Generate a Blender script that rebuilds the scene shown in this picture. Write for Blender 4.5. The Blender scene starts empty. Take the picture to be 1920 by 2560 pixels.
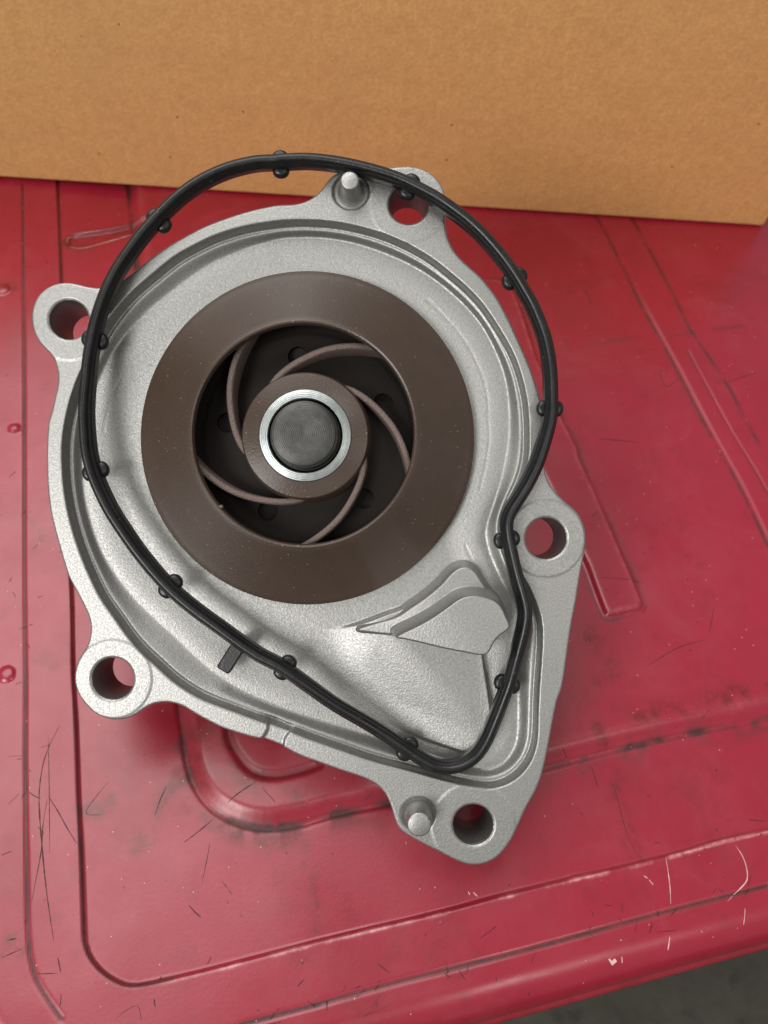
import bpy, bmesh, math, random
import numpy as np
from mathutils import Vector, Matrix
random.seed(7); rng = np.random.default_rng(7)
sc = bpy.context.scene
C = sc.collection

# ------------------------------------------------------------------ camera
D = 0.160                      # camera to flange plane, metres
FPX, CX, CY = 1923.0, 960.0, 1280.0
_d2 = Vector((.9745, .1576, -.1607)).normalized()      # lid X axis seen in camera axes
_n = Vector((.0646, .488, .870)); _n = (_n - _d2 * _n.dot(_d2)).normalized()
_y = _n.cross(_d2).normalized()
R = Matrix((_d2, _y, _n))      # camera axes -> world
LIDH = 0.0466
CAMW = R @ Vector((0, 0, D)) + Vector((0, 0, LIDH))
cam_d = bpy.data.cameras.new('camera'); cam = bpy.data.objects.new('camera', cam_d); C.objects.link(cam)
cam.matrix_world = Matrix.Translation(CAMW) @ R.to_4x4()
cam_d.sensor_fit = 'VERTICAL'; cam_d.lens = 26.0; cam_d.sensor_height = 26.0 * 2560 / FPX
cam_d.clip_start = 0.005; cam_d.clip_end = 50
cam_d.dof.use_dof = True; cam_d.dof.focus_distance = 0.158; cam_d.dof.aperture_fstop = 22
sc.camera = cam
# ------------------------------------------------------------------ light
w = bpy.data.worlds.new('World'); sc.world = w; w.use_nodes = True
bg = w.node_tree.nodes['Background']; bg.inputs[0].default_value = (1.0, .97, .93, 1); bg.inputs[1].default_value = 0.30
def area(name, loc, target, size, power, col, sy=None):
    l = bpy.data.lights.new(name, 'AREA'); l.energy = power; l.color = col; l.size = size
    if sy: l.shape = 'RECTANGLE'; l.size_y = sy
    o = bpy.data.objects.new(name, l); C.objects.link(o)
    o.location = loc
    o.rotation_euler = (Vector(target) - Vector(loc)).to_track_quat('-Z', 'Y').to_euler()
    return o
area('door_light', (-1.22, -0.93, 1.22), (0, 0, .03), .62, 17.0, (1.0, .985, .96), .78)
area('overhead_light', (-.42, .72, 1.75), (0, 0, .03), 1.6, 22, (1.0, .98, .96), 1.4)
area('window_light', (.34, -.78, 1.25), (0, -.05, 0), .16, 1.6, (1.0, .97, .92), .30)
sc.view_settings.view_transform = 'Standard'; sc.view_settings.look = 'None'
sc.view_settings.exposure = 0.18; sc.view_settings.gamma = 1.0

# ------------------------------------------------------------------ pixel tracing helpers
CR = {0: (0, 0, 1/1.15732), 1: (0, 300, 2.074), 2: (700, 300, 2.074), 3: (0, 1000, 2.074), 4: (700, 1000, 2.074),
      5: (0, 1700, 2.074), 6: (700, 1700, 2.074), 7: (1200, 1800, 2.304), 8: (1200, 450, 2.304),
      9: (1200, 1150, 2.304), 10: (750, 1350, 2.765), 11: (450, 750, 2.552), 12: (400, 1350, 2.765), 13: (0, 0, 1.0)}
def S(c, pts):
    ox, oy, s = CR[c]
    return [(ox + x / s, oy + y / s) for x, y in pts]
def P(p, z=0.0):               # photo measurement -> flange frame, millimetres, at height z
    k = (D * 1000 - z) / FPX
    return ((p[0] - CX) * k, -(p[1] - CY) * k)
def PL(pts, z=0.0): return np.array([P(p, z) for p in pts])
def LP(p):                     # photo measurement -> point on the lid top, millimetres
    v = R @ Vector(((p[0] - CX) / FPX, -(p[1] - CY) / FPX, -1))
    t = -CAMW.z / v.z
    q = CAMW + v * t
    return (q.x * 1000, q.y * 1000)
def LPL(pts): return np.array([LP(p) for p in pts])
def crom(p, closed=True, step=.8):
    p = np.asarray(p, float); n = len(p); out = []
    rngi = range(n) if closed else range(n - 1)
    for i in rngi:
        if closed: a, b, c, d = p[(i-1) % n], p[i], p[(i+1) % n], p[(i+2) % n]
        else: a, b, c, d = p[max(i-1, 0)], p[i], p[i+1], p[min(i+2, n-1)]
        k = max(1, int(np.linalg.norm(c - b) / step))
        for j in range(k):
            t = j / k
            # centripetal-ish: damp tangents
            m1 = (c - a) * .5; m2 = (d - b) * .5
            L = np.linalg.norm(c - b)
            for m in (m1, m2):
                l = np.linalg.norm(m)
                if l > L: m *= L / l
            out.append((2*t**3-3*t**2+1)*b + (t**3-2*t**2+t)*m1 + (-2*t**3+3*t**2)*c + (t**3-t**2)*m2)
    if not closed: out.append(p[-1])
    return np.array(out)
def smooth_loop(p, it=2):
    for _ in range(it): p = (np.roll(p, 1, 0) + 2 * p + np.roll(p, -1, 0)) / 4
    return p
def pdist(X, Y, pts, closed=True, pad=None):
    X = np.asarray(X, float); Y = np.asarray(Y, float); sh = X.shape
    x = X.ravel(); y = Y.ravel(); out = np.full(x.shape, 1e3)
    if pad is not None:
        m = (x > pts[:, 0].min()-pad) & (x < pts[:, 0].max()+pad) & (y > pts[:, 1].min()-pad) & (y < pts[:, 1].max()+pad)
        idx = np.nonzero(m)[0]
    else: idx = np.arange(len(x))
    A = pts; B = np.roll(pts, -1, 0)
    if not closed: A, B = A[:-1], B[:-1]
    d = np.full(len(idx), 1e6); xx = x[idx]; yy = y[idx]
    for a, b in zip(A, B):
        e = b - a; L2 = e @ e
        if L2 < 1e-12: continue
        px = xx - a[0]; py = yy - a[1]
        t = np.clip((px*e[0] + py*e[1]) / L2, 0, 1)
        dd = (px - t*e[0])**2 + (py - t*e[1])**2
        np.minimum(d, dd, out=d)
    out[idx] = np.sqrt(d)
    return out.reshape(sh)
def inside(X, Y, pts):
    c = np.zeros(np.shape(X), bool)
    A = pts; B = np.roll(pts, -1, 0)
    for (x0, y0), (x1, y1) in zip(A, B):
        if y0 == y1: continue
        m = ((y0 > Y) != (y1 > Y)) & (X < (x1-x0)*(Y-y0)/(y1-y0)+x0)
        c ^= m
    return c
def sdf(X, Y, pts, pad=None):      # positive inside
    d = pdist(X, Y, pts, True, pad)
    return np.where(inside(X, Y, pts), d, -d)
def ss(t):
    t = np.clip(t, 0, 1); return t*t*(3-2*t)
def vnoise(X, Y, scale, seed=0):
    r = np.random.default_rng(seed); g = r.random((257, 257))
    x = X/scale; y = Y/scale; xi = np.floor(x).astype(int); yi = np.floor(y).astype(int)
    fx = ss(x-xi); fy = ss(y-yi); m = lambda a: a % 256
    return (g[m(xi), m(yi)]*(1-fx)*(1-fy)+g[m(xi+1), m(yi)]*fx*(1-fy)+g[m(xi), m(yi+1)]*(1-fx)*fy+g[m(xi+1), m(yi+1)]*fx*fy)
def fbm(X, Y, scale, seed=0, o=3):
    return sum(vnoise(X, Y, scale/2**k, seed+k)/2**k for k in range(o))/sum(1/2**k for k in range(o))

# ------------------------------------------------------------------ object helpers
MM = .001
def finish(name, me, mat, parent=None, smooth=True, kind=None):
    o = bpy.data.objects.new(name, me); C.objects.link(o)
    if mat: me.materials.append(mat)
    if smooth: me.shade_smooth()
    if parent: o.parent = parent
    if kind: o['kind'] = kind
    return o
def meshobj(name, verts, faces, mat, parent=None, smooth=True, kind=None, scale=MM):
    me = bpy.data.meshes.new(name)
    me.from_pydata([tuple(float(c)*scale for c in v) for v in verts], [], faces)
    me.validate(); me.update()
    return finish(name, me, mat, parent, smooth, kind)
def tag(o, label=None, cat=None, group=None, kind=None):
    for k, v in (('label', label), ('category', cat), ('group', group), ('kind', kind)):
        if v: o[k] = v
    return o
def empty(name, M4):
    o = bpy.data.objects.new(name, None); C.objects.link(o); o.empty_display_size = .01
    o.matrix_world = M4; return o
def field_mesh(name, xs, ys, clip, height, mat, parent=None, skirt=None, attrs=None, kind=None, base=True):
    """height-field sheet clipped to clip()>0 with clean edges, optional vertical skirt down to z=skirt and a closed base"""
    X, Y = np.meshgrid(xs, ys, indexing='ij'); nx, ny = X.shape
    phi = clip(X, Y); ins = phi > 0
    vid = np.full(X.shape, -1); vid[ins] = np.arange(ins.sum())
    V = [np.stack([X[ins], Y[ins]], 1)]; nv = int(ins.sum())
    full = ins[:-1, :-1] & ins[1:, :-1] & ins[1:, 1:] & ins[:-1, 1:]
    anyi = ins[:-1, :-1] | ins[1:, :-1] | ins[1:, 1:] | ins[:-1, 1:]
    fi, fj = np.nonzero(full)
    quads = np.stack([vid[fi, fj], vid[fi+1, fj], vid[fi+1, fj+1], vid[fi, fj+1]], 1).tolist()
    extra = []; cache = {}; polys = []; bedges = []
    def cross(a, b):
        k = (a, b) if a < b else (b, a)
        if k not in cache:
            pa, pb = phi[k[0]], phi[k[1]]; t = pa/(pa-pb); t = min(max(t, .02), .98)
            xa, ya, xb, yb = X[k[0]], Y[k[0]], X[k[1]], Y[k[1]]
            cache[k] = nv + len(extra); extra.append((xa+(xb-xa)*t, ya+(yb-ya)*t))
        return cache[k]
    for i, j in zip(*np.nonzero(anyi & ~full)):
        cs = [(i, j), (i+1, j), (i+1, j+1), (i, j+1)]; poly = []; outx = None; inx = None
        for q in range(4):
            a, b = cs[q], cs[(q+1) % 4]
            if ins[a]: poly.append(int(vid[a]))
            if ins[a] != ins[b]:
                v = cross(a, b); poly.append(v)
                if ins[a]: outx = v
                else: inx = v
                if outx is not None and inx is not None:
                    bedges.append((outx, inx)); outx = inx = None
        if len(poly) >= 3: polys.append(poly)
    if extra: V.append(np.array(extra))
    V = np.concatenate(V); Z = height(V[:, 0], V[:, 1])
    verts = np.column_stack([V, Z]); faces = quads + polys
    if skirt is not None:
        m = {}; add = []
        def dup(v, lo):
            k = (v, lo)
            if k not in m:
                m[k] = len(verts) + len(add); x, y, z = verts[v]; add.append((x, y, skirt if lo else z))
            return m[k]
        for a, b in bedges: faces.append([dup(b, 0), dup(a, 0), dup(a, 1), dup(b, 1)])
        if add: verts = np.concatenate([verts, np.array(add)])
    me = bpy.data.meshes.new(name)
    me.from_pydata((verts*MM).tolist(), [], faces); me.update()
    if attrs:
        for an, fn in attrs.items():
            at = me.attributes.new(an, 'FLOAT', 'POINT'); at.data.foreach_set('value', fn(verts[:, 0], verts[:, 1]).astype(np.float32))
    return finish(name, me, mat, parent, True, kind)
def lathe(name, prof, c, mat, parent=None, seg=96, caps=False, kind=None):
    c0 = c; c = (0, 0)
    v = []; f = []; n = len(prof)
    for k in range(seg):
        a = 2*math.pi*k/seg
        for r, z in prof: v.append((c[0]+r*math.cos(a), c[1]+r*math.sin(a), z))
    for k in range(seg):
        k2 = (k+1) % seg
        for i in range(n-1): f.append((k*n+i, k2*n+i, k2*n+i+1, k*n+i+1))
    o = meshobj(name, v, f, mat, parent, True, kind)
    bm = bmesh.new(); bm.from_mesh(o.data); bmesh.ops.remove_doubles(bm, verts=bm.verts, dist=1e-7)
    bmesh.ops.recalc_face_normals(bm, faces=bm.faces)
    for e in bm.edges:
        if len(e.link_faces) == 2 and e.calc_face_angle(0) > .6: e.smooth = False
    bm.to_mesh(o.data); bm.free(); o.location = (c0[0]*MM, c0[1]*MM, 0)
    return o

# ------------------------------------------------------------------ materials
class N:
    def __init__(s, name):
        s.m = bpy.data.materials.new(name); s.m.use_nodes = True; s.t = s.m.node_tree; s.b = s.t.nodes['Principled BSDF']
    def n(s, typ, **kw):
        x = s.t.nodes.new(typ)
        for k, v in kw.items():
            if k.startswith('i_'):
                key = k[2:].replace('_', ' ')
                x.inputs[int(key) if key.isdigit() else key].default_value = v
            else: setattr(x, k, v)
        return x
    def l(s, a, b): s.t.links.new(a, b)
    def set(s, **kw):
        for k, v in kw.items(): s.b.inputs[k.replace('_', ' ')].default_value = v
    def noise(s, scale, detail=3, rough=.5, vec=None, dist=0):
        x = s.n('ShaderNodeTexNoise'); x.inputs['Scale'].default_value = scale; x.inputs['Detail'].default_value = detail
        x.inputs['Roughness'].default_value = rough; x.inputs['Distortion'].default_value = dist
        s.l(vec or s.obj(), x.inputs['Vector']); return x.outputs['Fac']
    def obj(s):
        if not hasattr(s, '_tc'): s._tc = s.n('ShaderNodeTexCoord')
        return s._tc.outputs['Object']
    def ramp(s, fac, stops):
        r = s.n('ShaderNodeValToRGB'); e = r.color_ramp.elements
        while len(e) < len(stops): e.new(.5)
        for k, (p, c) in enumerate(stops):
            e[k].position = p; e[k].color = (c, c, c, 1) if not isinstance(c, tuple) else (*c, 1)
        s.l(fac, r.inputs[0]); return r.outputs[0]
    def mix(s, f, a, b, mode='MIX'):
        x = s.n('ShaderNodeMix', data_type='RGBA', blend_type=mode)
        for sock, val in ((x.inputs[0], f), (x.inputs[6], a), (x.inputs[7], b)):
            if hasattr(val, 'is_output'): s.l(val, sock)
            elif isinstance(val, tuple): sock.default_value = (*val, 1)
            else: sock.default_value = val
        return x.outputs[2]
    def math(s, op, a, b=0.0):
        x = s.n('ShaderNodeMath', operation=op)
        for sock, val in ((x.inputs[0], a), (x.inputs[1], b)):
            if hasattr(val, 'is_output'): s.l(val, sock)
            else: sock.default_value = val
        return x.outputs[0]
    def bump(s, h, strength, dist, prev=None):
        x = s.n('ShaderNodeBump'); x.inputs['Strength'].default_value = strength; x.inputs['Distance'].default_value = dist
        s.l(h, x.inputs['Height'])
        if prev: s.l(prev, x.inputs['Normal'])
        return x.outputs[0]
    def attr(s, name): return s.n('ShaderNodeAttribute', attribute_name=name).outputs['Fac']

def specks(q, scale, thr):        # sparse dust specks
    v = q.n('ShaderNodeTexVoronoi'); v.inputs['Scale'].default_value = scale; q.l(q.obj(), v.inputs['Vector'])
    size = q.ramp(v.outputs['Distance'], [(0, 1), (.16, 1), (.22, 0)])
    sep = q.n('ShaderNodeSeparateColor'); q.l(v.outputs['Color'], sep.inputs[0])
    pick = q.math('GREATER_THAN', sep.outputs[0], thr)
    return q.math('MULTIPLY', size, pick)

def mat_alu():
    q = N('cast_aluminium')
    big = q.noise(70, 3, .6)
    g = q.noise(2500, 2, .6)
    col = q.ramp(g, [(.3, (.305, .305, .292)), (.5, (.375, .375, .36)), (.7, (.46, .46, .442))])
    col = q.mix(q.ramp(big, [(.35, 0.0), (.75, .25)]), col, (.37, .36, .335))
    col = q.mix(q.ramp(q.noise(28, 4, .65), [(.4, 0.0), (.7, .2)]), col, (.28, .275, .26))
    col = q.mix(q.math('MULTIPLY', specks(q, 500, .975), .35), col, (.12, .11, .09))
    q.l(col, q.b.inputs['Base Color'])
    q.set(Metallic=.85, Roughness=.45)
    q.l(q.ramp(g, [(.3, .46), (.7, .38)]), q.b.inputs['Roughness'])
    fine = q.noise(2500, 3, .65); mid = q.noise(900, 2, .5)
    b = q.bump(mid, .07, .0003); b = q.bump(fine, .42, .00015, b)
    q.l(b, q.b.inputs['Normal']); return q.m
def mat_machined():
    q = N('machined_bore')
    q.set(Metallic=.85, Roughness=.42); q.b.inputs['Base Color'].default_value = (.22, .215, .21, 1)
    w_ = q.n('ShaderNodeTexWave', wave_type='BANDS', bands_direction='Z'); w_.inputs['Scale'].default_value = 900; q.l(q.obj(), w_.inputs['Vector'])
    q.l(q.bump(w_.outputs['Fac'], .3, .0002), q.b.inputs['Normal']); return q.m
def mat_brown(name, base, rough, spk=True, vane=False):
    q = N(name)
    n1 = q.noise(160, 4, .6); n2 = q.noise(2600, 2, .6)
    col = q.mix(q.ramp(n1, [(.35, 0.0), (.7, .5)]), base, tuple(c*.72 for c in base))
    if spk:
        s1 = specks(q, 1900, .955); s2 = specks(q, 3600, .97)
        s = q.math('MAXIMUM', s1, s2)
        s = q.math('MULTIPLY', s, q.ramp(q.noise(900, 2), [(.45, 0.0), (.55, 1.0)]))
        col = q.mix(q.math('MULTIPLY', s, .75), col, (.50, .43, .36))
    q.l(col, q.b.inputs['Base Color'])
    q.set(Roughness=rough); q.b.inputs['Specular IOR Level'].default_value = .8
    if spk:
        q.set(Anisotropic=.85, Anisotropic_Rotation=.25, Roughness=.33); tg = q.n('ShaderNodeTangent', direction_type='RADIAL', axis='Z'); q.l(tg.outputs[0], q.b.inputs['Tangent'])
    q.l(q.bump(n2, .28 if not vane else .7, .00012 if not vane else .0004), q.b.inputs['Normal'])
    return q.m
def mat_rubber():
    q = N('black_rubber')
    n1 = q.noise(260, 4, .65)
    col = q.mix(q.ramp(n1, [(.4, 0.0), (.75, .6)]), (.0055, .006, .0068), (.016, .0165, .018))
    s1 = specks(q, 2600, .97); s2 = specks(q, 4200, .97)
    s = q.math('MULTIPLY', q.math('MAXIMUM', s1, s2), q.ramp(q.noise(300, 2), [(.48, 0.0), (.58, 1.0)]))
    col = q.mix(q.math('MULTIPLY', s, .7), col, (.45, .43, .4))
    q.l(col, q.b.inputs['Base Color'])
    q.l(q.ramp(n1, [(.3, .26), (.7, .42)]), q.b.inputs['Roughness'])
    q.l(q.bump(q.noise(1800, 3), .2, .00015), q.b.inputs['Normal']); return q.m
def mat_steel(name, base, rough, rings, dirt=None, cx=0, cy=0):
    q = N(name)
    mp = q.n('ShaderNodeMapping'); mp.inputs['Location'].default_value = (-cx*MM, -cy*MM, 0); q.l(q.obj(), mp.inputs['Vector'])
    w_ = q.n('ShaderNodeTexWave', wave_type='RINGS', rings_direction='Z'); w_.inputs['Scale'].default_value = rings
    w_.inputs['Distortion'].default_value = .6; w_.inputs['Detail'].default_value = 2; q.l(mp.outputs[0], w_.inputs['Vector'])
    n1 = q.noise(700, 4, .6)
    col = q.mix(q.ramp(n1, [(.35, 0.0), (.7, .7)]), base, tuple(c*.6 for c in base))
    if dirt:
        gr = q.n('ShaderNodeVectorMath', operation='LENGTH'); q.l(mp.outputs[0], gr.inputs[0])
        rr = q.ramp(q.math('MULTIPLY', gr.outputs['Value'], 150), [(0, .8), (.45, .25), (.9, 0.0)])
        col = q.mix(q.math('MULTIPLY', rr, q.ramp(q.noise(380, 3), [(.35, .2), (.65, 1.0)])), col, dirt)
    col = q.mix(q.math('MULTIPLY', q.ramp(w_.outputs['Fac'], [(.0, 1.0), (.35, 0.0)]), .45), col, tuple(c*.25 for c in base))
    q.l(col, q.b.inputs['Base Color']); q.set(Metallic=.95, Roughness=rough)
    q.l(q.bump(w_.outputs['Fac'], .2, .0001), q.b.inputs['Normal']); return q.m
def mat_lid():
    q = N('red_plastic')
    n1 = q.noise(14, 5, .62); n2 = q.noise(60, 5, .7); n3 = q.noise(1300, 3, .6)
    base = q.mix(q.ramp(n1, [(.3, 0.0), (.7, 1.0)]), (.285, .007, .024), (.36, .013, .037))
    base = q.mix(q.ramp(n2, [(.45, 0.0), (.8, .35)]), base, (.24, .008, .016))
    # chalky worn patches
    base = q.mix(q.math('MULTIPLY', q.ramp(q.noise(35, 5, .7, dist=.5), [(.50, 0.0), (.72, 1.0)]), .22), base, (.42, .08, .10))
    d = q.attr('dirt')
    dn = q.math('MULTIPLY', d, q.ramp(q.noise(420, 4, .7), [(.2, .45), (.5, 1.0)]))
    base = q.mix(q.math('MULTIPLY', q.math('MULTIPLY', q.attr('stain'), .7), q.ramp(q.noise(260, 5, .75), [(.36, 0.0), (.60, 1.0)])), base, (.12, .007, .003))
    base = q.mix(dn, base, (.026, .004, .003))
    wn = q.math('MULTIPLY', q.attr('wear_glint'), q.ramp(q.noise(700, 4, .7), [(.3, .1), (.6, 1.0)]))
    base = q.mix(wn, base, (.80, .38, .38))  # pale edges: wear and painted highlights together
    s = q.math('MULTIPLY', specks(q, 1500, .992), .8)
    base = q.mix(s, base, (.75, .45, .42))
    sd = q.math('MULTIPLY', specks(q, 800, .985), .8)
    base = q.mix(sd, base, (.05, .006, .010))
    q.l(base, q.b.inputs['Base Color'])
    r = q.ramp(n2, [(.3, .25), (.75, .38)])
    q.l(q.math('ADD', r, q.math('MULTIPLY', d, .3)), q.b.inputs['Roughness'])
    q.b.inputs['Specular IOR Level'].default_value = .75
    b = q.bump(q.noise(18, 2, .5), .35, .004); b = q.bump(n3, .10, .0002, b)
    q.l(b, q.b.inputs['Normal']); return q.m
def mat_card():
    q = N('cardboard')
    mp = q.n('ShaderNodeMapping'); mp.inputs['Scale'].default_value = (1, 1, 1.3); q.l(q.obj(), mp.inputs['Vector'])
    fib = q.noise(900, 4, .7); blot = q.noise(55, 4, .6, mp.outputs[0]); wide = q.noise(12, 3, .5); lump = q.noise(330, 3, .6)
    col = q.mix(q.ramp(fib, [(.3, 0.0), (.7, 1.0)]), (.70, .372, .128), (.88, .52, .205))
    col = q.mix(q.ramp(lump, [(.42, 0.0), (.6, .28)]), col, (.56, .29, .105))
    col = q.mix(q.ramp(blot, [(.4, 0.0), (.75, .2)]), col, (.52, .265, .095))
    col = q.mix(q.ramp(wide, [(.35, 0.0), (.7, .25)]), col, (.66, .40, .18))
    col = q.mix(q.math('MULTIPLY', specks(q, 420, .985), .7), col, (.22, .10, .04))
    col = q.mix(q.math('MULTIPLY', specks(q, 900, .96), .4), col, (.75, .5, .25))
    q.l(col, q.b.inputs['Base Color']); q.set(Roughness=.8); q.b.inputs['Specular IOR Level'].default_value = .2
    # corrugation telegraphing through the liner
    w_ = q.n('ShaderNodeTexWave', wave_type='BANDS', bands_direction='Z'); w_.inputs['Scale'].default_value = 22
    w_.inputs['Distortion'].default_value = 1.0; q.l(q.obj(), w_.inputs['Vector'])
    b = q.bump(w_.outputs['Fac'], .12, .0005); b = q.bump(fib, .45, .0004, b)
    b = q.bump(q.noise(260, 4, .6), .4, .0006, b)
    q.l(b, q.b.inputs['Normal']); return q.m
def mat_floor():
    q = N('concrete')
    n1 = q.noise(9, 5, .65); n2 = q.noise(60, 4, .6)
    col = q.mix(q.ramp(n1, [(.35, 0.0), (.65, 1.0)]), (.050, .047, .037), (.095, .090, .073))
    col = q.mix(q.ramp(n2, [(.55, 0.0), (.7, .5)]), col, (.03, .028, .022))
    q.l(col, q.b.inputs['Base Color']); q.set(Roughness=.85)
    q.l(q.bump(n2, .4, .004), q.b.inputs['Normal']); return q.m
def mat_plain(name, col, rough=.6, metal=0, bump=0):
    q = N(name); n1 = q.noise(200, 4, .6)
    c = q.mix(q.ramp(n1, [(.35, 0.0), (.7, 1.0)]), col, tuple(x*.75 for x in col))
    q.l(c, q.b.inputs['Base Color']); q.set(Roughness=rough, Metallic=metal)
    if bump: q.l(q.bump(q.noise(1500, 3), bump, .0003), q.b.inputs['Normal'])
    return q.m
ALU = mat_alu(); BORE = mat_machined()
BROWN = mat_brown('brown_phenolic', (.058, .034, .021), .34); BROWNV = mat_brown('brown_vane', (.145, .100, .083), .6, False, True)
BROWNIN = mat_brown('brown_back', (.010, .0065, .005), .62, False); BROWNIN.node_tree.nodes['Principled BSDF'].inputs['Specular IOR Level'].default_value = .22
RUB = mat_rubber(); LID = mat_lid(); CARD = mat_card(); FLOOR = mat_floor()

# ================================================================== FLOOR
tag(meshobj('floor', [(-6, -6, -.34), (6, -6, -.34), (6, 6, -.34), (-6, 6, -.34)], [(0, 1, 2, 3)], FLOOR, scale=1), kind='structure')

# ================================================================== RED BIN
L1 = S(5, [(130, 0), (130, 400), (137, 900), (145, 1300), (160, 1450), (190, 1560), (250, 1660), (320, 1760)])
L1up = S(1, [(118, 330), (122, 900), (126, 1659)]) + S(3, [(128, 1200)])
L1bot = S(5, [(1240, 1790), (1659, 1680)]) + S(6, [(200, 1680), (600, 1570), (900, 1495), (1200, 1420)]) + S(7, [(500, 1262), (1000, 1125), (1659, 955)])
L2L = S(1, [(295, 330), (303, 500), (315, 830)]) + S(3, [(345, 600), (368, 1000), (375, 1400)]) + S(5, [(392, 250), (405, 600), (420, 900), (430, 1200), (440, 1370), (480, 1460), (550, 1530), (640, 1578), (720, 1582), (830, 1560), (1000, 1520), (1200, 1470), (1659, 1350)]) \
    + S(6, [(250, 1340), (500, 1280), (860, 1195), (1100, 1130), (1500, 1030)]) + S(7, [(520, 910), (880, 830), (1200, 745), (1400, 685), (1659, 630)])
L3L = S(1, [(665, 370), (690, 600)]) + S(5, [(900, -300), (912, 0), (925, 170), (945, 300), (960, 400), (985, 500), (1030, 590), (1100, 670), (1200, 730), (1300, 762), (1400, 770), (1500, 760), (1600, 738)]) \
    + S(6, [(0, 762), (130, 740), (250, 705), (400, 672), (560, 640)]) + S(7, [(380, 275), (500, 243), (800, 168), (1100, 100), (1500, 20)])
L4L = S(5, [(1170, 100), (1190, 300), (1240, 400), (1310, 475), (1400, 500), (1500, 490), (1659, 440)]) + S(6, [(200, 380)])
RA = S(8, [(165, 620), (330, 1040), (470, 1380), (560, 1560)]) + S(9, [(570, 0), (640, 150), (720, 330), (800, 520), (870, 680), (925, 815), (935, 850), (915, 880), (830, 900), (740, 920), (712, 910), (695, 880), (640, 735), (600, 625), (500, 420), (300, 0)]) + S(8, [(60, 900), (-60, 620)])
RBL = S(8, [(660, 200), (720, 300), (850, 560), (930, 730), (1040, 930), (1150, 1130), (1300, 1420), (1500, 1780)]) + S(9, [(1659, 500)])
RBR = S(8, [(860, 220), (920, 340), (1000, 490), (1100, 680), (1200, 880), (1400, 1180), (1550, 1460), (1659, 1640), (1760, 1830)])
RBM = S(8, [(1190, 1000), (1350, 1300), (1450, 1480), (1560, 1660), (1640, 1800)])
EDGE = S(7, [(0, 1655), (400, 1545), (800, 1440), (1100, 1362), (1659, 1212)])
STAIN = S(8, [(400, 1000), (560, 970), (800, 935), (980, 925), (1120, 905), (1300, 880), (1440, 860), (1659, 820)])
e_ = LPL(EDGE); YE = float(e_[:, 1].mean()) - 3.2; XE = LP((-70, 2300))[0] - 7
XR, YT = 420.0, 520.0
l1 = crom(LPL(L1up + L1), False, 1.5); l1b = crom(LPL(L1bot), False, 1.5)
def ext(p, top=True):
    p = np.asarray(p); return np.vstack([[(p[0, 0], YT-40)], p, [(XR-30, p[-1, 1])], [(XR-30, YT-40)]])
l2 = ext(crom(LPL(L2L), False, 1.5)); l3 = ext(crom(LPL(L3L), False, 1.5))
l4 = crom(LPL(L4L), False, 1.5); ra = crom(LPL(RA), True, 1.5)
rb = np.vstack([crom(LPL(RBL), False, 1.5), crom(LPL(RBR), False, 1.5)[::-1]]); rbm = crom(LPL(RBM), False, 1.5)
stain = crom(LPL(STAIN), False, 1.5)
slot = LPL(S(1, [(350, 640), (345, 610), (375, 580), (480, 565), (600, 545), (700, 520), (760, 510), (770, 535), (700, 570), (600, 605), (480, 640), (400, 655)]))
slot = crom(slot, True, 1)
nubs_l = [(LP(S(3, [(35, 1420)])[0]), 2.0), (LP(S(1, [(15, 880)])[0]), 2.2), (LP(S(3, [(75, 150)])[0]), 1.6)]
RC = 42.0; RE = 8.0
def lid_out(X, Y):         # distance inside the rounded outline
    cx, cy = (XE+XR)/2, (YE+YT)/2; hx, hy = (XR-XE)/2-RC, (YT-YE)/2-RC
    qx = np.abs(X-cx)-hx; qy = np.abs(Y-cy)-hy
    d = np.hypot(np.maximum(qx, 0), np.maximum(qy, 0)) + np.minimum(np.maximum(qx, qy), 0) - RC
    return -d
cacheD = {}
def lid_d(X, Y):
    k = X.shape
    if k in cacheD: return cacheD[k]
    r = dict(l1=np.minimum(pdist(X, Y, l1, False, 12), pdist(X, Y, l1b, False, 12)), l2=sdf(X, Y, l2), l3=sdf(X, Y, l3),
             l4=pdist(X, Y, l4, False, 12), ra=sdf(X, Y, ra, 8), rb=sdf(X, Y, rb, 8), rbm=pdist(X, Y, rbm, False, 6),
             st=pdist(X, Y, stain, False, 10), sl=sdf(X, Y, slot, 8))
    for q in ('ra', 'rb', 'sl'): r[q] = np.clip(r[q], -50, 50)
    cacheD[k] = r; return r
def lid_h(X, Y):
    d = lid_d(X, Y)
    z = -.9*ss((d['l2']+.3)/.7) - .38*np.exp(-(d['l1']/.34)**2)
    z += 1.9*ss((d['l3'])/4.5) - .35*np.exp(-(d['l3']/.6)**2)
    z -= .5*np.exp(-(d['l4']/.9)**2)
    z += 1.1*ss((d['ra']+.2)/1.5) + .3*ss((d['rb']+.2)/1.8) - .25*np.exp(-(d['rbm']/.5)**2)
    z -= .9*ss((d['sl']+.3)/1.6)
    for (cx, cy), r in nubs_l: z += .7*np.sqrt(np.clip(1-((X-cx)**2+(Y-cy)**2)/r**2, 0, 1))
    z += .5*(vnoise(X, Y, 45, 5)-.5)
    t = np.clip(RE - lid_out(X, Y), 0, RE*.985)
    z -= RE - np.sqrt(RE**2 - t**2)
    return z
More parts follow.
